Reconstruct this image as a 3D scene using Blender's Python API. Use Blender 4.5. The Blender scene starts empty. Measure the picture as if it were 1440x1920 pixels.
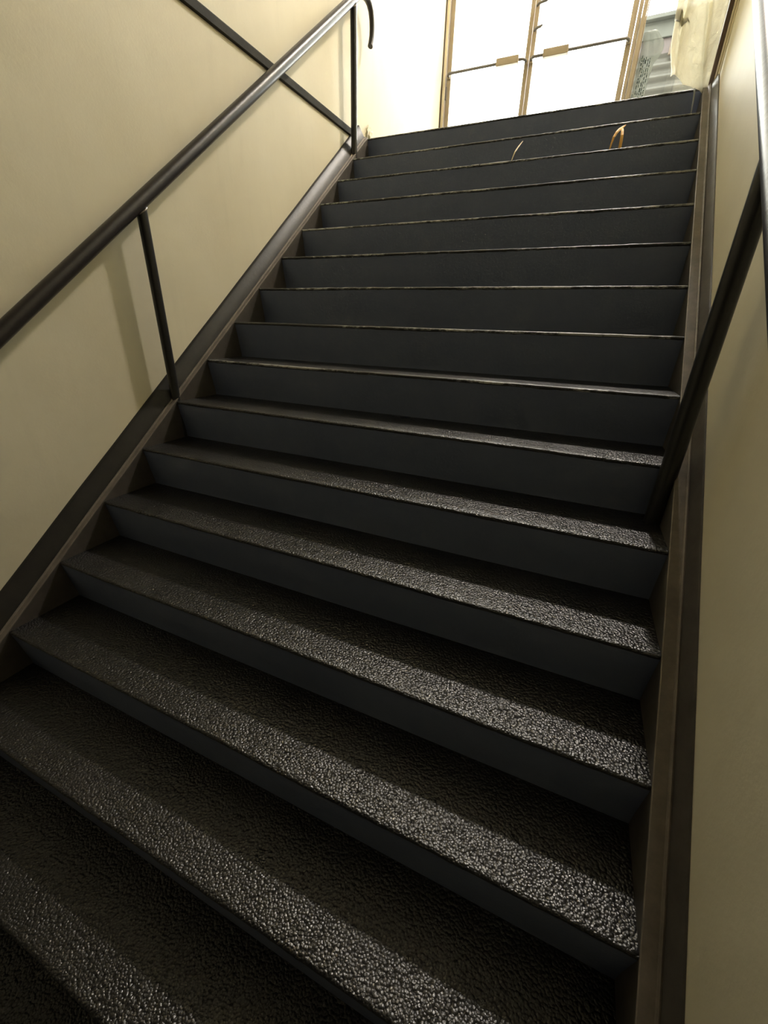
import bpy, bmesh, math, random
from mathutils import Vector, Matrix, noise

random.seed(7)
C = bpy.context.scene.collection

# ------------------------------------------------------------------ camera
def make_camera():
    pitch, yaw, roll, f_px = -0.43486, -0.41405, 0.02638, 772.76
    cy, sy, cp, sp = math.cos(yaw), math.sin(yaw), math.cos(pitch), math.sin(pitch)
    f = Vector((sy*cp, cy*cp, sp)); r = Vector((cy, -sy, 0)); u = r.cross(f)
    cr, sr = math.cos(roll), math.sin(roll)
    r2 = r*cr + u*sr; u2 = -r*sr + u*cr
    cam = bpy.data.cameras.new('camera'); o = bpy.data.objects.new('camera', cam); C.objects.link(o)
    m = Matrix.Identity(4)
    for k in range(3):
        m[k][0], m[k][1], m[k][2] = r2[k], u2[k], -f[k]
    m.translation = Vector((1.78006, -3.56343, -1.23345))
    o.matrix_world = m
    cam.sensor_fit = 'HORIZONTAL'; cam.sensor_width = 36.0
    cam.lens = 36.0*f_px/1440.0
    cam.clip_start = 0.02; cam.clip_end = 200
    bpy.context.scene.camera = o
make_camera()

# ------------------------------------------------------------------ world, light, exposure
SC = bpy.context.scene
SC.view_settings.view_transform = 'Standard'
SC.view_settings.look = 'None'
SC.view_settings.gamma = 1.0
SC.view_settings.use_curve_mapping = False
SC.view_settings.exposure = 2.32
W = bpy.data.worlds.new('sky'); SC.world = W; W.use_nodes = True
bg = W.node_tree.nodes['Background']
bg.inputs[0].default_value = (1.0, 0.975, 0.93, 1); bg.inputs[1].default_value = 4.6

def portal(name, loc, sx, sz):
    l = bpy.data.lights.new(name, 'AREA'); l.shape = 'RECTANGLE'; l.size = sx; l.size_y = sz
    l.cycles.is_portal = True
    o = bpy.data.objects.new(name, l); C.objects.link(o); o.location = loc
    o.rotation_euler = (math.radians(-90), 0, 0)      # light enters towards -y
    return o
portal('daylight_portal', (1.1, 2.02, 1.81), 2.5, 3.62)

# ------------------------------------------------------------------ dimensions
R, T, WD = 0.18, 0.232538, 2.10619      # rise, going, clear width
SLOPE = R/T
NSTEP = 18
XL, XR = -0.085, 2.165                  # plaster faces of the side walls
DY = 1.90                               # door plane
CEIL = 3.75
FLOOR = -NSTEP*R
XRL = 2.34                              # right wall of the landing recess

# ------------------------------------------------------------------ helpers
def finish(name, bm, mat, parent=None, smooth=False):
    bmesh.ops.recalc_face_normals(bm, faces=bm.faces)
    me = bpy.data.meshes.new(name); bm.to_mesh(me); bm.free()
    if smooth:
        for p in me.polygons: p.use_smooth = True
    for m in (mat if isinstance(mat, (list, tuple)) else [mat]):
        me.materials.append(m)
    o = bpy.data.objects.new(name, me); C.objects.link(o)
    if parent is not None:
        o.parent = parent
        o.matrix_parent_inverse = parent.matrix_basis.inverted()
    return o

def box(bm, x0, x1, y0, y1, z0, z1, bev=0.0):
    g = bmesh.ops.create_cube(bm, size=1)['verts']
    for v in g:
        v.co = Vector((x0+(v.co.x+.5)*(x1-x0), y0+(v.co.y+.5)*(y1-y0), z0+(v.co.z+.5)*(z1-z0)))
    if bev:
        es = {e for v in g for e in v.link_edges}
        bmesh.ops.bevel(bm, geom=list(es), offset=bev, segments=2, affect='EDGES', profile=.5)
    return bm

def tube(bm, pts, rad, n=20, cap=True):
    pts = [Vector(p) for p in pts]
    t0 = (pts[1]-pts[0]).normalized()
    ref = Vector((1, 0, 0)) if abs(t0.x) < .9 else Vector((0, 0, 1))
    a = t0.cross(ref).normalized(); rings = []
    for i, p in enumerate(pts):
        if i == 0: t = (pts[1]-pts[0]).normalized()
        elif i == len(pts)-1: t = (pts[-1]-pts[-2]).normalized()
        else: t = ((pts[i]-pts[i-1]).normalized()+(pts[i+1]-pts[i]).normalized()).normalized()
        a = (a-t*a.dot(t)).normalized(); b = t.cross(a)
        rr = rad[i] if isinstance(rad, (list, tuple)) else rad
        rings.append([bm.verts.new(p+a*math.cos(2*math.pi*k/n)*rr+b*math.sin(2*math.pi*k/n)*rr) for k in range(n)])
    for q, w in zip(rings, rings[1:]):
        for k in range(n):
            bm.faces.new((q[k], q[(k+1) % n], w[(k+1) % n], w[k]))
    if cap:
        bm.faces.new(rings[0]); bm.faces.new(rings[-1])
    return bm

def prism(bm, prof, ys, fz, closed=True):
    """profile of (x, dz) swept along y, its height following fz(y)"""
    rings = [[bm.verts.new((x, y, fz(y)+dz)) for x, dz in prof] for y in ys]
    n = len(prof)
    for q, w in zip(rings, rings[1:]):
        for k in range(n if closed else n-1):
            bm.faces.new((q[k], q[(k+1) % n], w[(k+1) % n], w[k]))
    if closed:
        bm.faces.new(rings[0]); bm.faces.new(rings[-1])
    return bm

def smooth_by_angle(o, deg=40):
    me = o.data
    for p in me.polygons: p.use_smooth = True
    try: me.set_sharp_from_angle(angle=math.radians(deg))
    except Exception: pass

def empty(name, loc, label=None, cat=None, kind=None, group=None):
    o = bpy.data.objects.new(name, None); C.objects.link(o); o.location = loc
    o.empty_display_size = .1
    if label: o['label'] = label
    if cat: o['category'] = cat
    if kind: o['kind'] = kind
    if group: o['group'] = group
    return o
def struct(o, label=None, cat=None):
    o['kind'] = 'structure'
    if label: o['label'] = label
    if cat: o['category'] = cat
    return o
def thing(o, label, cat):
    o['label'] = label; o['category'] = cat; return o

# ------------------------------------------------------------------ materials
def mat(name, col, rough=.5, spec=.5, metal=0.0):
    m = bpy.data.materials.new(name); m.use_nodes = True
    b = m.node_tree.nodes['Principled BSDF']
    b.inputs['Base Color'].default_value = (*col, 1); b.inputs['Roughness'].default_value = rough
    b.inputs['Specular IOR Level'].default_value = spec; b.inputs['Metallic'].default_value = metal
    return m
def nd(m, t, **kw):
    n = m.node_tree.nodes.new(t)
    for k, v in kw.items():
        if hasattr(n, k): setattr(n, k, v)
        else: n.inputs[k].default_value = v
    return n
def lk(m, a, b): m.node_tree.links.new(a, b)
def objco(m):
    return nd(m, 'ShaderNodeTexCoord').outputs['Object']
def noise_n(m, co, scale, detail=4, rough=.55, dist=0.0):
    n = nd(m, 'ShaderNodeTexNoise'); n.inputs['Scale'].default_value = scale
    n.inputs['Detail'].default_value = detail; n.inputs['Roughness'].default_value = rough
    n.inputs['Distortion'].default_value = dist
    lk(m, co, n.inputs['Vector']); return n
def ramp(m, fac, stops):
    r = nd(m, 'ShaderNodeValToRGB'); e = r.color_ramp.elements
    e[0].position, e[0].color = stops[0][0], (*stops[0][1], 1)
    e[1].position, e[1].color = stops[-1][0], (*stops[-1][1], 1)
    for p, c in stops[1:-1]:
        k = e.new(p); k.color = (*c, 1)
    lk(m, fac, r.inputs[0]); return r
def bump(m, h, strength, dist, prev=None):
    b = nd(m, 'ShaderNodeBump'); b.inputs['Strength'].default_value = strength; b.inputs['Distance'].default_value = dist
    lk(m, h, b.inputs['Height'])
    if prev is not None: lk(m, prev.outputs[0], b.inputs['Normal'])
    return b
def pb(m): return m.node_tree.nodes['Principled BSDF']
def mix2(m, fac, a, b, mode='MIX'):
    x = nd(m, 'ShaderNodeMix', data_type='RGBA', blend_type=mode)
    if isinstance(fac, float): x.inputs[0].default_value = fac
    else: lk(m, fac, x.inputs[0])
    for s, v in ((6, a), (7, b)):
        if isinstance(v, tuple): x.inputs[s].default_value = (*v, 1)
        else: lk(m, v, x.inputs[s])
    return x.outputs[2]

def wall_mat():
    m = mat('cream_wall_paint', (.74, .67, .46), .42, .45)
    co = objco(m)
    n1 = noise_n(m, co, 1.3, 5, .6, .4)
    base = ramp(m, n1.outputs[0], [(.3, (.70, .64, .465)), (.55, (.75, .695, .52)), (.75, (.78, .725, .55))])
    # faint runs and grime: stretched vertically
    mp = nd(m, 'ShaderNodeMapping'); lk(m, co, mp.inputs[0]); mp.inputs['Scale'].default_value = (5, 5, .55)
    n2 = noise_n(m, mp.outputs[0], 2.2, 6, .65)
    r2 = ramp(m, n2.outputs[0], [(.55, (0, 0, 0)), (.85, (1, 1, 1))])
    fac = nd(m, 'ShaderNodeMath', operation='MULTIPLY'); lk(m, r2.outputs[0], fac.inputs[0]); fac.inputs[1].default_value = .35
    c = mix2(m, fac.outputs[0], base.outputs[0], (.60, .55, .40))
    # small scuffs
    n3 = noise_n(m, co, 26, 3, .6, 2.0)
    r3 = ramp(m, n3.outputs[0], [(.73, (0, 0, 0)), (.78, (1, 1, 1))])
    f3 = nd(m, 'ShaderNodeMath', operation='MULTIPLY'); lk(m, r3.outputs[0], f3.inputs[0]); f3.inputs[1].default_value = .25
    c = mix2(m, f3.outputs[0], c, (.45, .41, .30))
    lk(m, c, pb(m).inputs['Base Color'])
    b1 = bump(m, noise_n(m, co, 2.0, 2, .45, .2).outputs[0], .22, .035)
    b2 = bump(m, noise_n(m, co, 90, 3, .6).outputs[0], .12, .003, b1)
    lk(m, b2.outputs[0], pb(m).inputs['Normal'])
    pb(m).inputs['Roughness'].default_value = .55; pb(m).inputs['Specular IOR Level'].default_value = .3
    return m
M_WALL = wall_mat()
M_CEIL = mat('ceiling_paint', (.13, .12, .10), .8, .2)
M_HALL = mat('dark_hall_paint', (.06, .05, .04), .8, .2)
M_CONC = mat('grey_floor_paint', (.10, .10, .10), .6, .3)

def grip_mat():
    """black anti-slip coating with coarse grains"""
    m = mat('black_grip_coating', (.018, .016, .017), .3, 1.0)
    co = objco(m)
    n0 = noise_n(m, co, 5.0, 5, .65)
    base = ramp(m, n0.outputs[0], [(.3, (.004, .0038, .004)), (.6, (.007, .0065, .0065)), (.8, (.014, .011, .010))])
    lk(m, base.outputs[0], pb(m).inputs['Base Color'])
    rr = nd(m, 'ShaderNodeMapRange'); lk(m, n0.outputs[0], rr.inputs[0])
    rr.inputs[1].default_value = .3; rr.inputs[2].default_value = .7; rr.inputs[3].default_value = .27; rr.inputs[4].default_value = .40
    lk(m, rr.outputs[0], pb(m).inputs['Roughness'])
    v = nd(m, 'ShaderNodeTexVoronoi', feature='F1'); lk(m, co, v.inputs['Vector'])
    v.inputs['Scale'].default_value = 150
    sq = nd(m, 'ShaderNodeMath', operation='MULTIPLY'); lk(m, v.outputs['Distance'], sq.inputs[0]); lk(m, v.outputs['Distance'], sq.inputs[1])
    inv = nd(m, 'ShaderNodeMath', operation='SUBTRACT'); inv.inputs[0].default_value = 1; lk(m, sq.outputs[0], inv.inputs[1])
    b0 = bump(m, noise_n(m, co, 9, 3, .6).outputs[0], .3, .012)
    b1 = bump(m, noise_n(m, co, 140, 2, .5).outputs[0], 1.0, .0016, b0)
    b2 = bump(m, inv.outputs[0], 1.0, .0021, b1)
    lk(m, b2.outputs[0], pb(m).inputs['Normal'])
    return m
M_GRIP = grip_mat()

def nose_mat():  # pale specks: chipped edges plus the light they catch, painted as colour
    m = mat('worn_nosing_glint', (.02, .02, .02), .4, .8)
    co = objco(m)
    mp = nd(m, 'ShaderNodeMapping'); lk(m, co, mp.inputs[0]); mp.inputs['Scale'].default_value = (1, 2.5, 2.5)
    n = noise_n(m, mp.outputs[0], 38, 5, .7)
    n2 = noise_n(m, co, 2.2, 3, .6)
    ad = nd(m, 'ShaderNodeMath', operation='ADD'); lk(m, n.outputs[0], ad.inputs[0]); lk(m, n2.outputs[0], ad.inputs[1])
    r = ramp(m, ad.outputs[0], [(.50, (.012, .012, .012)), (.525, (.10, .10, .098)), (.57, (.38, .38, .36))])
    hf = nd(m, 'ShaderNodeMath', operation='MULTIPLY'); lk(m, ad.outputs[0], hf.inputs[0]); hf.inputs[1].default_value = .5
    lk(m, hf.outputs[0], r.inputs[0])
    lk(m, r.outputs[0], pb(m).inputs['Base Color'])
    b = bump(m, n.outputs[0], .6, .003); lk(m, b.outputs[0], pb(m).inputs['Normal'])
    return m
M_NOSE = nose_mat()

def riser_mat():
    m = mat('black_riser_paint', (.03, .03, .033), .55, .35)
    co = objco(m)
    n0 = noise_n(m, co, 7.0, 6, .7)
    base = ramp(m, n0.outputs[0], [(.3, (.155, .186, .29)), (.6, (.178, .21, .315)), (.8, (.22, .245, .33))])
    n1 = noise_n(m, co, 60, 4, .7)
    r1 = ramp(m, n1.outputs[0], [(.70, (0, 0, 0)), (.76, (1, 1, 1))])
    f1 = nd(m, 'ShaderNodeMath', operation='MULTIPLY'); lk(m, r1.outputs[0], f1.inputs[0]); f1.inputs[1].default_value = .5
    c = mix2(m, f1.outputs[0], base.outputs[0], (.22, .22, .22))
    lk(m, c, pb(m).inputs['Base Color'])
    b1 = bump(m, noise_n(m, co, 80, 3, .6).outputs[0], .4, .004)
    lk(m, b1.outputs[0], pb(m).inputs['Normal'])
    return m
M_RISER = riser_mat()

def paint_mat(name, c0, c1, rough, sc=10):
    m = mat(name, c0, rough, .5)
    co = objco(m)
    n0 = noise_n(m, co, sc, 6, .7)
    lk(m, ramp(m, n0.outputs[0], [(.35, c0), (.75, c1)]).outputs[0], pb(m).inputs['Base Color'])
    b1 = bump(m, noise_n(m, co, 45, 4, .6).outputs[0], .25, .003)
    lk(m, b1.outputs[0], pb(m).inputs['Normal'])
    return m
M_STRING = paint_mat('worn_black_stringer_paint', (.055, .048, .042), (.10, .088, .075), .45)
M_LEDGE = paint_mat('dusty_stringer_ledge', (.14, .12, .10), (.24, .205, .17), .42, 14)
M_SKIRT = paint_mat('black_gloss_skirt_paint', (.022, .021, .019), (.035, .032, .028), .42)
pb(M_SKIRT).inputs['Specular IOR Level'].default_value = .3
M_RAIL = paint_mat('black_gloss_rail_paint', (.020, .017, .016), (.034, .027, .024), .36, 30)
M_POST = paint_mat('black_post_paint', (.016, .016, .017), (.026, .025, .025), .33, 30)
M_WELD = mat('bare_metal_weld', (.35, .32, .30), .3, .5, .8)
M_STRIPE = paint_mat('dark_olive_trim_paint', (.030, .028, .021), (.045, .041, .032), .75)
pb(M_STRIPE).inputs['Specular IOR Level'].default_value = .15
M_ALU = paint_mat('tan_aluminium_frame', (.30, .245, .165), (.37, .305, .21), .38, 6)
M_JAMB = mat('cream_jamb_paint', (.78, .70, .50), .45, .4)
M_STEEL = mat('grey_steel_bar', (.16, .15, .14), .45, .4, .3)
M_GASKET = mat('dark_gasket', (.10, .08, .06), .7, .2)
M_DKTRIM = mat('dark_brown_metal_trim', (.14, .10, .085), .45, .4)

def glass_mat():
    m = bpy.data.materials.new('clear_window_glass'); m.use_nodes = True
    nt = m.node_tree; nt.nodes.remove(nt.nodes['Principled BSDF']); out = nt.nodes['Material Output']
    t = nd(m, 'ShaderNodeBsdfTransparent'); t.inputs[0].default_value = (.93, .95, .93, 1)
    g = nd(m, 'ShaderNodeBsdfGlossy'); g.inputs['Roughness'].default_value = .02
    fr = nd(m, 'ShaderNodeFresnel'); fr.inputs[0].default_value = 1.45
    x = nd(m, 'ShaderNodeMixShader'); lk(m, fr.outputs[0], x.inputs[0]); lk(m, t.outputs[0], x.inputs[1]); lk(m, g.outputs[0], x.inputs[2])
    lk(m, x.outputs[0], out.inputs[0]); return m
M_GLASS = glass_mat()

def film_mat(name, col, transp, trans, gloss=.08):
    m = bpy.data.materials.new(name); m.use_nodes = True
    nt = m.node_tree; nt.nodes.remove(nt.nodes['Principled BSDF']); out = nt.nodes['Material Output']
    co = objco(m); n = noise_n(m, co, 6, 5, .65, .8)
    c = ramp(m, n.outputs[0], [(.3, tuple(k*.86 for k in col)), (.7, col)])
    d = nd(m, 'ShaderNodeBsdfDiffuse'); tl = nd(m, 'ShaderNodeBsdfTranslucent')
    lk(m, c.outputs[0], d.inputs[0]); lk(m, c.outputs[0], tl.inputs[0])
    x = nd(m, 'ShaderNodeMixShader'); x.inputs[0].default_value = trans
    lk(m, d.outputs[0], x.inputs[1]); lk(m, tl.outputs[0], x.inputs[2])
    g = nd(m, 'ShaderNodeBsdfGlossy'); g.inputs['Roughness'].default_value = .25
    x2 = nd(m, 'ShaderNodeMixShader'); x2.inputs[0].default_value = gloss
    lk(m, x.outputs[0], x2.inputs[1]); lk(m, g.outputs[0], x2.inputs[2])
    t = nd(m, 'ShaderNodeBsdfTransparent'); x3 = nd(m, 'ShaderNodeMixShader'); x3.inputs[0].default_value = transp
    lk(m, x2.outputs[0], x3.inputs[1]); lk(m, t.outputs[0], x3.inputs[2])
    b = bump(m, noise_n(m, co, 14, 4, .6, 1.0).outputs[0], .5, .02)
    for q in (d, tl, g): lk(m, b.outputs[0], q.inputs['Normal'])
    lk(m, x3.outputs[0], out.inputs[0]); return m
M_SHEET = film_mat('cream_plastic_sheet', (.90, .87, .74), .10, .55)
M_TARP = film_mat('clear_wrapping_film', (.22, .24, .215), .42, .5, .06)
M_STRIP = film_mat('clear_strip', (.5, .52, .5), .4, .4, .12)
M_STRAW = mat('dry_orange_leaf', (.80, .47, .13), .6, .3)
M_PALE = mat('pale_straw', (.85, .74, .55), .6, .3)

# ------------------------------------------------------------------ room shell
bm = bmesh.new(); box(bm, XL-.2, XL, -6.6, DY+.12, FLOOR-.3, CEIL)
wl = struct(finish('wall_left', bm, M_WALL))
# flaked plaster lump at the foot of the landing wall
bm = bmesh.new()
bmesh.ops.create_icosphere(bm, subdivisions=3, radius=1)
for v in bm.verts:
    s = 1+.5*noise.noise(v.co*2.3)
    v.co = Vector((XL+.004+max(-.02, v.co.x*.016*s), .19+v.co.y*.055*s, .085+v.co.z*.05*s))
o = finish('plaster_patch', bm, M_WALL, wl); o['label'] = 'flaked lump of cream plaster'
bm = bmesh.new(); box(bm, XR, XR+.2, -6.6, .02, FLOOR-.3, CEIL)
struct(finish('wall_right', bm, M_WALL))
bm = bmesh.new(); box(bm, XRL, XRL+.2, .02, DY+.12, -.2, CEIL)
struct(finish('wall_landing', bm, M_WALL))
bm = bmesh.new(); box(bm, XL-.2, XR+.2, -6.8, -6.6, FLOOR-.3, CEIL)
struct(finish('wall_back', bm, M_HALL))
bm = bmesh.new(); box(bm, XL, XR, -6.6, -4.0, -.75, CEIL); box(bm, XL, XR, -4.0, -2.95, .72, CEIL)  # unseen low ceiling and soffit, added to cut bounce on the lower steps
struct(finish('ceiling_hall_shade', bm, M_HALL))
bm = bmesh.new(); box(bm, XL-.2, XRL+.2, .30, .5, FLOOR-.3, -.19)
struct(finish('wall_foundation', bm, M_HALL))
bm = bmesh.new(); box(bm, XL-.2, XRL+.2, DY-.02, DY+.12, 3.64, CEIL)
struct(finish('wall_front', bm, M_WALL))
bm = bmesh.new(); box(bm, XL-.2, XRL+.2, -6.8, DY+.12, CEIL, CEIL+.15)
struct(finish('ceiling', bm, M_CEIL))
bm = bmesh.new(); box(bm, XL, XR, -6.6, -(NSTEP-1)*T+.26, FLOOR-.2, FLOOR)
struct(finish('floor', bm, M_CONC))
bm = bmesh.new(); box(bm, XL-.2, XR+.2, -(NSTEP-1)*T+.25, .5, FLOOR-.2, FLOOR-.02)
struct(finish('floor_crawlspace', bm, M_HALL))
bm = bmesh.new(); box(bm, XL, XRL, .26, DY+.12, -.2, 0); box(bm, XL, -.002, 0.0, .262, -.2, -.001); box(bm, WD+.002, XRL, 0.036, .262, -.2, -.001)
struct(finish('floor_landing', bm, M_CONC))
bm = bmesh.new(); box(bm, -12, 16, DY+.12, 26, -.3, -.02)
struct(finish('ground', bm, mat('pale_concrete_paving', (.55, .53, .49), .8, .2)))

# dark stripe / skirting at the height of the landing along the left wall
bm = bmesh.new(); prism(bm, [(XL, -.024), (XL+.009, -.024), (XL+.012, -.019), (XL+.012, .015), (XL+.009, .020), (XL, .020)],
                        [-2.6, -1.6, -.6, -.02], lambda y: .012)
struct(finish('trim_1', bm, M_STRIPE))

# ------------------------------------------------------------------ staircase
stair = empty('staircase', (0, 0, FLOOR), 'wide black painted staircase with grip coated treads rising to the glass doors', 'stairs')
NX = 150
def tread_bm(i):
    """one tread with a worn rounded nosing; top at z, front edge at y"""
    y0, z0 = -i*T, -i*R
    bm = bmesh.new()
    back = T+.034 if i else .26
    prof = [(.030, -.034), (.0035, -.0135), (.0005, -.010), (.0, -.0065), (.0012, -.0030), (.004, -.0008), (.009, 0), (.022, 0),
            (.05, -.0004), (.10, -.0008), (.16, -.0006), (back, 0), (back, -.034)]
    rings = []
    for k in range(NX+1):
        x = WD*k/NX
        wy = .0022*noise.noise(Vector((x*2.3, i*7.1, 0)))+.0011*noise.noise(Vector((x*17, i*3.3, 1)))
        wz = .0016*noise.noise(Vector((x*2.0, i*5.7, 3)))+.0009*noise.noise(Vector((x*21, i*4.1, 2)))
        ring = []
        for j, (a, b) in enumerate(prof):
            f = 1 if 1 <= j <= 7 else (.6 if j == 8 else .2)
            if j in (0, 12): f = 0
            n = .0009*noise.noise(Vector((x*55, j*9.1, i*2.7))) if 1 <= j <= 6 else 0
            ring.append(bm.verts.new((x, y0+a+wy*f+n, z0+b+wz*f+n)))
        rings.append(ring)
    n = len(prof)
    for q, w in zip(rings, rings[1:]):
        for k in range(n):
            f = bm.faces.new((q[k], q[(k+1) % n], w[(k+1) % n], w[k]))
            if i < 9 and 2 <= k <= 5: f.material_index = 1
    bm.faces.new(rings[0]); bm.faces.new(rings[-1])
    return bm
def riser_bm(i):
    y0, z0 = -i*T, -i*R
    bm = bmesh.new()
    prof = [(.0025, -.0115), (.012, -.065), (.0205, -.115), (.0265, -.150), (.028, -.166), (.0285, -.176), (.0285, -.186), (.05, -.186), (.05, -.034), (.02, -.0115)]
    rings = []
    for k in range(61):
        x = WD*k/60
        ring = []
        for j, (a, b) in enumerate(prof):
            n = .0022*noise.noise(Vector((x*3.1, j*.7, i*4.3))) if 0 < j < 5 else 0
            ring.append(bm.verts.new((x, y0+a+n, z0+b)))
        rings.append(ring)
    n = len(prof)
    for q, w in zip(rings, rings[1:]):
        for k in range(n): bm.faces.new((q[k], q[(k+1) % n], w[(k+1) % n], w[k]))
    bm.faces.new(rings[0]); bm.faces.new(rings[-1])
    return bm
for i in range(NSTEP):
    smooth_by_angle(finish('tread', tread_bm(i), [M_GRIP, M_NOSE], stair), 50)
    smooth_by_angle(finish('riser', riser_bm(i), M_RISER, stair), 50)

YB = -(NSTEP)*T+.02
ys = [YB+(0-YB)*k/40 for k in range(41)]
fz = lambda y: y*SLOPE
fzw = lambda y: y*SLOPE+.0018*noise.noise(Vector((y*4, 0, 5)))
# left stringer
bm = bmesh.new(); prism(bm, [(0, -.30), (0, .002), (-.012, .004), (-.026, .004), (-.026, -.30)], ys, fz)
sl = finish('stringer', bm, M_STRING, stair)
def ledge(sgn, x0, x1, parent):
    bm = bmesh.new()
    prism(bm, [(x0, .001), (x0, .0055), (x0+sgn*.002, .0075), (x1-sgn*.009, .0075), (x1-sgn*.0075, .012), (x1-sgn*.004, .0145), (x1, .012), (x1, .001)], ys, fzw)
    o = finish('stringer_ledge', bm, M_LEDGE, parent); smooth_by_angle(o, 35); return o
ledge(-1, .001, -.029, sl)
bm = bmesh.new(); prism(bm, [(-.026, -.02), (-.0275, .008), (-.070, .080), (-.075, .085), (XL+.0005, .087), (XL+.0005, -.02)], ys, fzw)
smooth_by_angle(finish('skirt_board', bm, M_SKIRT, sl), 35)
# right stringer
bm = bmesh.new(); prism(bm, [(WD, -.30), (WD, .002), (WD+.012, .004), (WD+.036, .004), (WD+.036, -.30)], ys, fz)
sr = finish('stringer', bm, M_STRING, stair)
ledge(1, WD-.001, WD+.037, sr)
bm = bmesh.new(); prism(bm, [(WD+.034, -.02), (WD+.0355, .008), (WD+.052, .062), (WD+.054, .066), (XR-.0005, .067), (XR-.0005, -.02)], ys, fzw)
smooth_by_angle(finish('skirt_board', bm, M_STRING, sr), 35)  # lighter than the left skirt: the wall's reflection is put into the colour

# ------------------------------------------------------------------ handrails
RZ0, RY0 = -.825, -2.096
rail_z = lambda y: RZ0+(y-RY0)*.7716
def post(name, x, y, zb, zt, r, parent):
    bm = bmesh.new(); tube(bm, [(x, y, zb), (x, y, zb+(zt-zb)*.5), (x, y, zt)], r, 24)
    o = finish(name, bm, M_POST, parent); smooth_by_angle(o, 50); return o
def weld(x, y, z, r, parent):
    bm = bmesh.new()
    pts = [(x+r*math.cos(a), y+r*math.sin(a), z+r*math.sin(a)*.7716) for a in [2*math.pi*k/24 for k in range(24)]]
    pts.append(pts[0]); tube(bm, pts, .0028, 8, False)
    o = finish('weld_bead', bm, M_WELD, parent); smooth_by_angle(o, 60); o['label'] = 'bare metal weld bead'

XA = -.020
hl = empty('handrail', (XA, -2.07, -10*R), 'long black pipe handrail along the left wall, its far end hooked down over the landing', 'handrail')
bm = bmesh.new()
path = []
yy = -3.9
while yy < -.13: path.append((XA, yy, rail_z(yy))); yy += .2
path += [(XA, -.13, rail_z(-.13))]
tube(bm, path, .0275, 28)
smooth_by_angle(finish('rail', bm, M_RAIL, hl), 50)
# level extension and down-turned return beyond the top post
bm = bmesh.new()
zt = rail_z(-.13)
ext = [(XA, -.16, rail_z(-.16)), (XA, -.13, zt), (XA, -.10, zt+.02), (XA, -.05, zt+.045), (XA, .01, zt+.053), (XA, .05, zt+.044), (XA, .08, zt+.02),
       (XA, .095, zt-.02), (XA, .099, zt-.06), (XA, .096, zt-.10), (XA, .084, zt-.135), (XA, .073, zt-.160)]
tube(bm, ext, [.0275, .0275, .026, .023, .021, .0195, .0185, .018, .018, .018, .018, .018], 24)
smooth_by_angle(finish('rail_return', bm, M_RAIL, hl), 60)
post('post', XA, -2.075, -10*R-.002, rail_z(-2.075)-.012, .0215, hl)
post('post', XA+.002, -.182, -2*R-.002, rail_z(-.182)-.012, .0215, hl)
post('post', XA, -3.86, -18*R+.0, rail_z(-3.86)-.012, .0215, hl)
weld(XA, -2.075, rail_z(-2.075)-.031, .0225, hl)
weld(XA+.002, -.182, rail_z(-.182)-.031, .0225, hl)
def bracket(x, y, xw, parent):
    z = rail_z(y)
    bm = bmesh.new(); tube(bm, [(x, y, z-.02), (x+(xw-x)*.4, y, z-.045), (xw, y, z-.05)], .007, 12)
    smooth_by_angle(finish('wall_bracket', bm, M_POST, parent), 60)

XB = 2.08
hr = empty('handrail', (XB, -2.12, -10*R), 'black pipe handrail by the right wall, only its lower post crossing the frame', 'handrail')
bm = bmesh.new()
path = []; yy = -3.2
while yy < -.1: path.append((XB, yy, rail_z(yy))); yy += .2
tube(bm, path, .0275, 28)
smooth_by_angle(finish('rail', bm, M_RAIL, hr), 50)
post('post', 2.088, -2.12, -10*R-.002, rail_z(-2.12)-.012, .0255, hr)

# ------------------------------------------------------------------ entrance doors and sidelight
YD = DY
def door_leaf(name, x0, x1, gl0, gl1, label):
    e = empty(name, ((x0+x1)/2, YD, 0), label, 'door', 'structure')
    bm = bmesh.new()
    box(bm, x0, gl0, YD, YD+.045, .01, 2.13, .003); box(bm, gl1, x1, YD, YD+.045, .01, 2.13, .003)
    box(bm, gl0, gl1, YD, YD+.045, .01, .09, .003); box(bm, gl0, gl1, YD, YD+.045, 2.06, 2.13, .003)
    finish('door_frame', bm, M_ALU, e)
    bm = bmesh.new(); box(bm, gl0-.006, gl1+.006, YD+.018, YD+.026, .085, 2.065)
    finish('glass_pane', bm, M_GLASS, e)
    return e
dl = door_leaf('door_1', -.044, .7655, .000, .727, 'left leaf of the glazed tan metal entrance doors')
dr = door_leaf('door_2', .7695, 1.640, .807, 1.594, 'right leaf of the glazed tan metal entrance doors')
def push_bar(e, xa, xb, za, zb, pa, pb_, s):
    bm = bmesh.new()
    tube(bm, [(xa, YD+.004, za), (xa+.004, YD-.045, za), (xa+.022, YD-.07, za), (xa+.05, YD-.07, za+(zb-za)*.05),
              (xb-.05, YD-.07, zb-(zb-za)*.05), (xb-.022, YD-.07, zb), (xb-.004, YD-.045, zb), (xb, YD+.004, zb)], .0115, 14)
    o = finish('push_bar', bm, M_STEEL, e); smooth_by_angle(o, 60); o['label'] = 'thin steel crash bar'
    zm = (za+zb)/2
    bm = bmesh.new(); box(bm, pa, pb_, YD-.10, YD-.055, zm-.029, zm+.029, .004)
    q = finish('push_pad', bm, M_ALU, o); q['label'] = 'flat tan box on the bar'
    for x, z in ((xa, za), (xb, zb)):
        bm = bmesh.new(); box(bm, x-.014, x+.014, YD-.022, YD+.002, z-.020, z+.020, .003)
        finish('bar_bracket', bm, M_ALU, o)
push_bar(dl, -.020, .745, 1.045, 1.045, .475, .685, 1)
push_bar(dr, .792, 1.617, 1.045, 1.045, .905, 1.125, -1)
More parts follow.
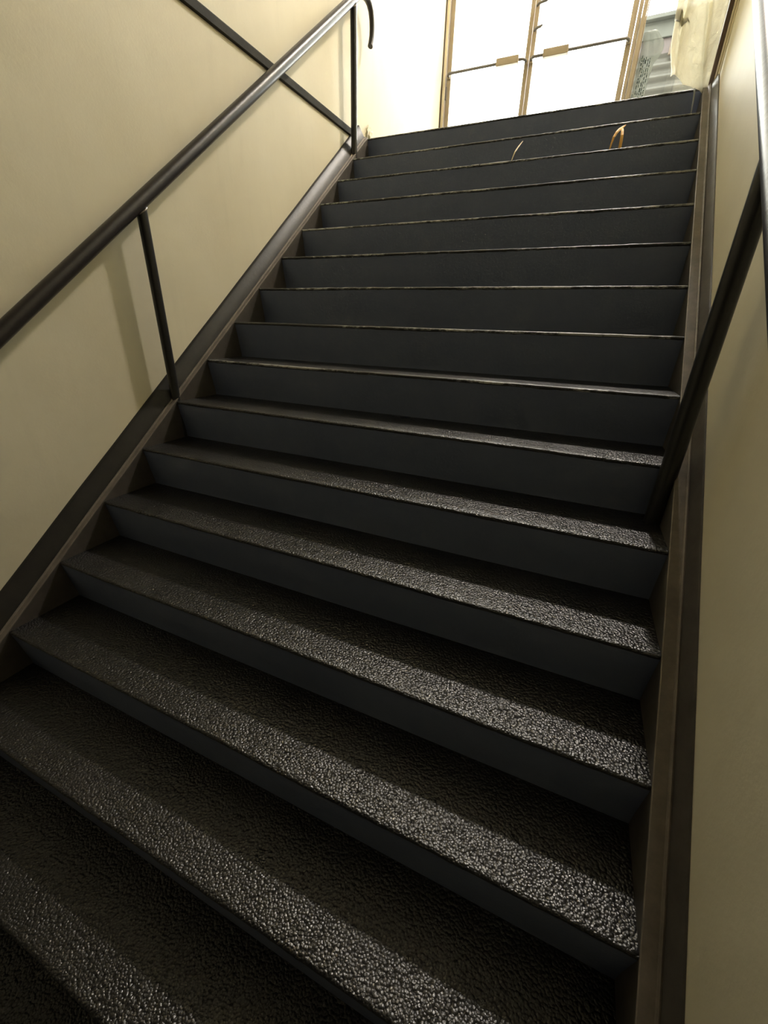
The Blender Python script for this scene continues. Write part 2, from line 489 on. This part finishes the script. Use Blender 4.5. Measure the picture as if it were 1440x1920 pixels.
for zz, ln in ((1.255, .03), (1.42, .055)):
    bm = bmesh.new(); tube(bm, [(.785, YD-.004, zz), (.800, YD-.03, zz), (.812+ln, YD-.034, zz+.006), (.815+ln*1.5, YD-.034, zz+.014)], [.010, .011, .011, .006], 12)
    smooth_by_angle(finish('pull_bracket', bm, M_STEEL, dr), 60)
for z in (.30, .92, 1.9):
    bm = bmesh.new(); tube(bm, [(-.040, YD-.006, z-.05), (-.040, YD-.006, z+.05)], .007, 12); finish('hinge', bm, M_STEEL, dl)

# frame around the doors
bm = bmesh.new()
box(bm, XL+.004, -.048, YD-.03, YD+.08, 0, 2.20, .004)
box(bm, 1.645, 1.676, YD-.012, YD+.07, 0, 2.20, .004)
box(bm, 1.680, 1.712, YD-.022, YD+.07, 0, 2.20, .004)
box(bm, XL+.004, XRL, YD-.02, YD+.07, 2.14, 2.25, .004)
tj = struct(finish('trim_2', bm, M_ALU))
bm = bmesh.new(); box(bm, XL, XL+.012, YD-.045, YD-.030, 0, 2.22)
finish('gasket_line', bm, M_GASKET, tj)
bm = bmesh.new(); box(bm, XL+.010, -.050, YD-.034, YD-.029, .0, 2.20)
finish('jamb_face', bm, M_JAMB, tj)

w1 = empty('window_1', (2.0, YD, 0), 'tall glazed sidelight beside the right door leaf', 'window', 'structure')
bm = bmesh.new()
box(bm, 1.713, 1.722, YD, YD+.05, .0, 2.14, .002); box(bm, 2.29, XRL, YD, YD+.05, .0, 2.14, .003)
box(bm, 1.722, 2.29, YD, YD+.05, .0, .10, .003)
finish('window_frame', bm, M_ALU, w1)
bm = bmesh.new(); box(bm, 1.718, 2.295, YD+.02, YD+.028, .09, 2.14); finish('glass_pane', bm, M_GLASS, w1)

w2 = empty('window_2', (1.1, YD, 3.6), 'tall glazed transom over the entrance doors', 'window', 'structure')
bm = bmesh.new()
box(bm, XL+.004, XRL, YD, YD+.05, 3.58, 3.64, .003); box(bm, XL+.004, -.02, YD, YD+.05, 2.25, 3.58, .003)
box(bm, .748, .788, YD, YD+.05, 2.25, 3.58, .003); box(bm, 1.66, 1.71, YD, YD+.05, 2.25, 3.58, .003)
box(bm, 2.28, XRL, YD, YD+.05, 2.25, 3.58, .003)
finish('window_frame', bm, M_ALU, w2)
bm = bmesh.new(); box(bm, -.03, 2.29, YD+.02, YD+.028, 2.24, 3.59); finish('glass_pane', bm, M_GLASS, w2)

# casing where the right stair wall ends at the landing
bm = bmesh.new()
box(bm, 2.150, 2.185, -.030, .035, -.06, CEIL, .003)
box(bm, 2.160, 2.190, -.052, -.030, .02, CEIL, .003)
tc = struct(finish('trim_3', bm, M_JAMB))
bm = bmesh.new(); box(bm, 2.128, 2.150, .004, .05, -.10, CEIL, .002)
finish('metal_edge', bm, M_DKTRIM, tc)
bm = bmesh.new(); box(bm, 2.145, XRL+.01, .03, .06, 0, CEIL)
finish('return_face', bm, M_WALL, tc)

# ------------------------------------------------------------------ loose things
# plastic sheet hung at the right end of the landing
def sheet():
    bm = bmesh.new(); NU, NV = 60, 110
    grid = []
    bot = [(0, 1.935, .10, .105), (.15, 1.955, .035, .060), (.35, 2.005, .01, .028), (.55, 2.045, -.015, .004), (.78, 2.09, -.026, -.020), (.92, 2.115, -.030, -.046), (1, 2.126, -.030, -.052)]
    def lerp(tab, t):
        for a, b in zip(tab, tab[1:]):
            if t <= b[0]+1e-9:
                k = (t-a[0])/(b[0]-a[0]); return [a[j]+(b[j]-a[j])*k for j in range(1, len(a))]
        return list(tab[-1][1:])
    left = [(0, 1.935, .105), (.03, 1.912, .15), (.10, 1.901, .26), (.20, 1.884, .40), (.5, 1.87, .75), (1, 2.0, 1.30)]
    for j in range(NV+1):
        v = (j/NV)**1.5; row = []
        lx, lz = lerp(left, v)
        for i in range(NU+1):
            u = i/NU
            bx, by, bz = lerp(bot, u)
            zt = 1.30
            k = min(1, v*1.0)
            x = bx+(lx+(2.127-lx)*u-bx)*min(1, v/.06)**.7
            z = bz*(1-v)+zt*v if u > .0 else lz
            if u <= .35:
                z = z*(u/.35)+lz*(1-u/.35) if v < .2 else z
            y = by*(1-min(1, v*2.2))+.06*min(1, v*2.2)
            # hanging folds and creases
            amp = .02*(1-u**3)*min(1, v*9)
            y += amp*math.sin(9*u+3.2*z+.7)+.012*noise.noise(Vector((u*5+z*1.4, z*4, 2)))*min(1, v*8)
            y += .055*max(0, 1-abs((u-.16-.22*max(0, z-.2))/.07))*min(1, v*7)
            y += .045*max(0, 1-abs((u-.62+.55*(z-.42))/.06))*min(1, v*7)
            y += .004*noise.noise(Vector((u*16, z*22, 6)))*min(1, v*10)
            if z > .0: y = max(y, -.030)
            x += .006*noise.noise(Vector((z*9, u*3, 9)))*(1-u)
            row.append(bm.verts.new((x, y, z)))
        grid.append(row)
    for a, b in zip(grid, grid[1:]):
        for i in range(NU): bm.faces.new((a[i], a[i+1], b[i+1], b[i]))
    return bm
sh = finish('plastic_sheet', sheet(), M_SHEET, None, True)
md = sh.modifiers.new('thickness', 'SOLIDIFY'); md.thickness = .0012; md.offset = 0
thing(sh, 'creased cream plastic sheet hanging beside the sidelight at the right end of the landing', 'plastic sheet')
bm = bmesh.new()
pts = [(2.062, -.034, -.012), (2.068, -.040, -.030), (2.072, -.044, -.075), (2.076, -.046, -.130), (2.083, -.047, -.205)]
tube(bm, pts, [.0045, .0042, .0036, .0028, .0015], 8)
o = finish('torn_strip', bm, M_STRIP, sh, True); o['label'] = 'thin clear torn strip'

# orange dry leaf stalk standing bent on the third tread, leaning on the riser behind
def ribbon(bm, pts, widths, thick=.0018):
    pts = [Vector(p) for p in pts]; rows = []
    for i, p in enumerate(pts):
        t = (pts[min(i+1, len(pts)-1)]-pts[max(i-1, 0)]).normalized()
        s = t.cross(Vector((0, 1, 0))).normalized(); n = t.cross(s).normalized()
        w = widths[i]/2
        rows.append([bm.verts.new(p+s*w), bm.verts.new(p+n*thick), bm.verts.new(p-s*w), bm.verts.new(p-n*thick)])
    for a, b in zip(rows, rows[1:]):
        for k in range(4): bm.faces.new((a[k], a[(k+1) % 4], b[(k+1) % 4], b[k]))
    bm.faces.new(rows[0]); bm.faces.new(rows[-1])
    return bm
z3 = -2*R+.001
bm = bmesh.new()
ribbon(bm, [(1.697, -.435, z3), (1.700, -.432, z3+.028), (1.706, -.424, z3+.060), (1.716, -.404, z3+.085), (1.728, -.370, z3+.108), (1.738, -.330, z3+.126), (1.752, -.280, z3+.150)],
       [.006, .009, .012, .014, .015, .012, .005])
ribbon(bm, [(1.747, -.435, z3), (1.7465, -.430, z3+.030), (1.745, -.420, z3+.065), (1.742, -.395, z3+.090), (1.739, -.345, z3+.116)], [.015, .015, .014, .013, .010])
lf = finish('dry_leaf', bm, M_STRAW)
thing(lf, 'bent dry orange leaf stalk standing on the third tread from the top', 'leaf')
bm = bmesh.new()
ribbon(bm, [(1.172, -.440, z3), (1.178, -.435, z3+.022), (1.184, -.420, z3+.050), (1.194, -.380, z3+.085), (1.205, -.330, z3+.122)], [.004, .006, .008, .008, .004], .0015)
thing(finish('straw', bm, M_PALE), 'thin pale straw leaning on the riser below the door mullion', 'straw')

# flush ceiling lamp over the landing, above the frame
lamp = thing(empty('ceiling_lamp', (1.90, 1.60, CEIL)), 'round flush ceiling lamp above the landing in front of the glass doors', 'lamp')
M_LAMP = bpy.data.materials.new('lit_diffuser'); M_LAMP.use_nodes = True
pb(M_LAMP).inputs['Emission Color'].default_value = (1.0, .92, .83, 1); pb(M_LAMP).inputs['Emission Strength'].default_value = 185
bm = bmesh.new(); tube(bm, [(1.90, 1.60, CEIL-.004), (1.90, 1.60, CEIL-.02), (1.90, 1.60, CEIL-.05)], [.19, .19, .17], 40)
smooth_by_angle(finish('lamp_base', bm, M_STEEL, lamp), 40)
bm = bmesh.new(); tube(bm, [(1.90, 1.60, CEIL-.048), (1.90, 1.60, CEIL-.075), (1.90, 1.60, CEIL-.10), (1.90, 1.60, CEIL-.115)], [.155, .15, .11, .03], 40)
smooth_by_angle(finish('lamp_diffuser', bm, M_LAMP, lamp), 60)

# ------------------------------------------------------------------ outside: low shed seen through the sidelight
shed = empty('shed', (2.9, 4.6, -.02), 'low shed with ribbed siding outside, seen through the sidelight', 'building')
def siding(bm, x0, x1, y, z0, z1, pitch, depth, th=.05):
    prof = []
    n = int((z1-z0)/pitch*10)
    for k in range(n+1):
        z = z0+(z1-z0)*k/n
        prof.append((y-depth*(.5+.5*math.sin(2*math.pi*(z-z0)/pitch)), z))
    prof += [(y+th, z1), (y+th, z0)]
    rings = [[bm.verts.new((x, a, b)) for a, b in prof] for x in (x0, x1)]
    m = len(prof)
    for k in range(m): bm.faces.new((rings[0][k], rings[0][(k+1) % m], rings[1][(k+1) % m], rings[1][k]))
    bm.faces.new(rings[0]); bm.faces.new(rings[1])
M_SIDE = paint_mat('weathered_grey_siding', (.040, .039, .031), (.055, .053, .043), .55, 4)
M_FASC = paint_mat('grey_green_fascia', (.045, .048, .041), (.06, .063, .054), .6, 5)
M_PINK = paint_mat('faded_mauve_board', (.055, .043, .043), (.07, .056, .055), .6, 5)
bm = bmesh.new(); siding(bm, 1.60, 4.4, 4.52, -.02, 1.95, .115, .035); finish('siding', bm, M_SIDE, shed)
bm = bmesh.new(); box(bm, 1.60, 4.4, 4.47, 4.58, 2.10, 2.26, .004); finish('fascia', bm, M_FASC, shed)
bm = bmesh.new(); box(bm, 1.60, 4.4, 4.50, 4.58, 1.95, 2.10, .004); finish('top_board', bm, M_PINK, shed)
bm = bmesh.new()
for z in (2.262,): 
    box(bm, 1.60, 4.4, 4.40, 6.4, 2.26, 2.30, .004)
finish('roof', bm, M_FASC, shed)
bm = bmesh.new(); box(bm, 1.60, 1.66, 4.56, 6.4, -.02, 2.26); box(bm, 4.34, 4.4, 4.56, 6.4, -.02, 2.26); box(bm, 1.66, 4.34, 6.34, 6.4, -.02, 2.26)
finish('shed_wall', bm, M_SIDE, shed)
bm = bmesh.new(); box(bm, 2.03, 2.12, 4.455, 4.49, 1.92, 2.04, .004); finish('vent_opening', bm, M_GASKET, shed)
# unseen blocks added on the right to cut sky light on the landing wall
bm = bmesh.new(); box(bm, 2.75, 3.1, 2.2, 4.40, -.02, 4.6); box(bm, 2.75, 3.1, 4.60, 6.0, -.02, 4.6)
finish('sky_blocker', bm, M_SIDE, shed)
# crumpled clear film bundle with a printed strip, just inside the sidelight
bm = bmesh.new(); NU, NV = 26, 60; grid = []
for j in range(NV+1):
    v = j/NV; z = .10+v*.98; row = []
    w = .115+.012*math.sin(v*9)+(.05*math.sin((v-.78)/.2*math.pi) if v > .78 else 0)
    for i in range(NU+1):
        u = i/NU
        row.append(bm.verts.new((1.728+u*w, YD-.012-.018*abs(math.sin(u*3.1))-.012*noise.noise(Vector((u*4, z*7, 1))), z)))
    grid.append(row)
for a, b in zip(grid, grid[1:]):
    for i in range(NU): bm.faces.new((a[i], a[i+1], b[i+1], b[i]))
fb = finish('clear_film', bm, M_TARP, None, True)
md = fb.modifiers.new('thickness', 'SOLIDIFY'); md.thickness = .001; md.offset = 0
bm = bmesh.new()
rr = random.Random(3)
for c in range(5):
    x = 1.752+c*.0155; z = .50
    while z < .90:
        h = rr.uniform(.006, .028)
        if rr.random() < .8: box(bm, x+rr.uniform(-.002, .002), x+rr.uniform(.004, .009), YD-.0405, YD-.0400, z, z+h)
        z += h+rr.uniform(.004, .012)
pr = finish('fine_print', bm, mat('grey_green_ink', (.03, .045, .04), .7, .2), fb); pr['label'] = 'rows of fine illegible grey print'
thing(fb, 'crumpled clear wrapping film stuck to the sidelight next to the mullion', 'plastic film')
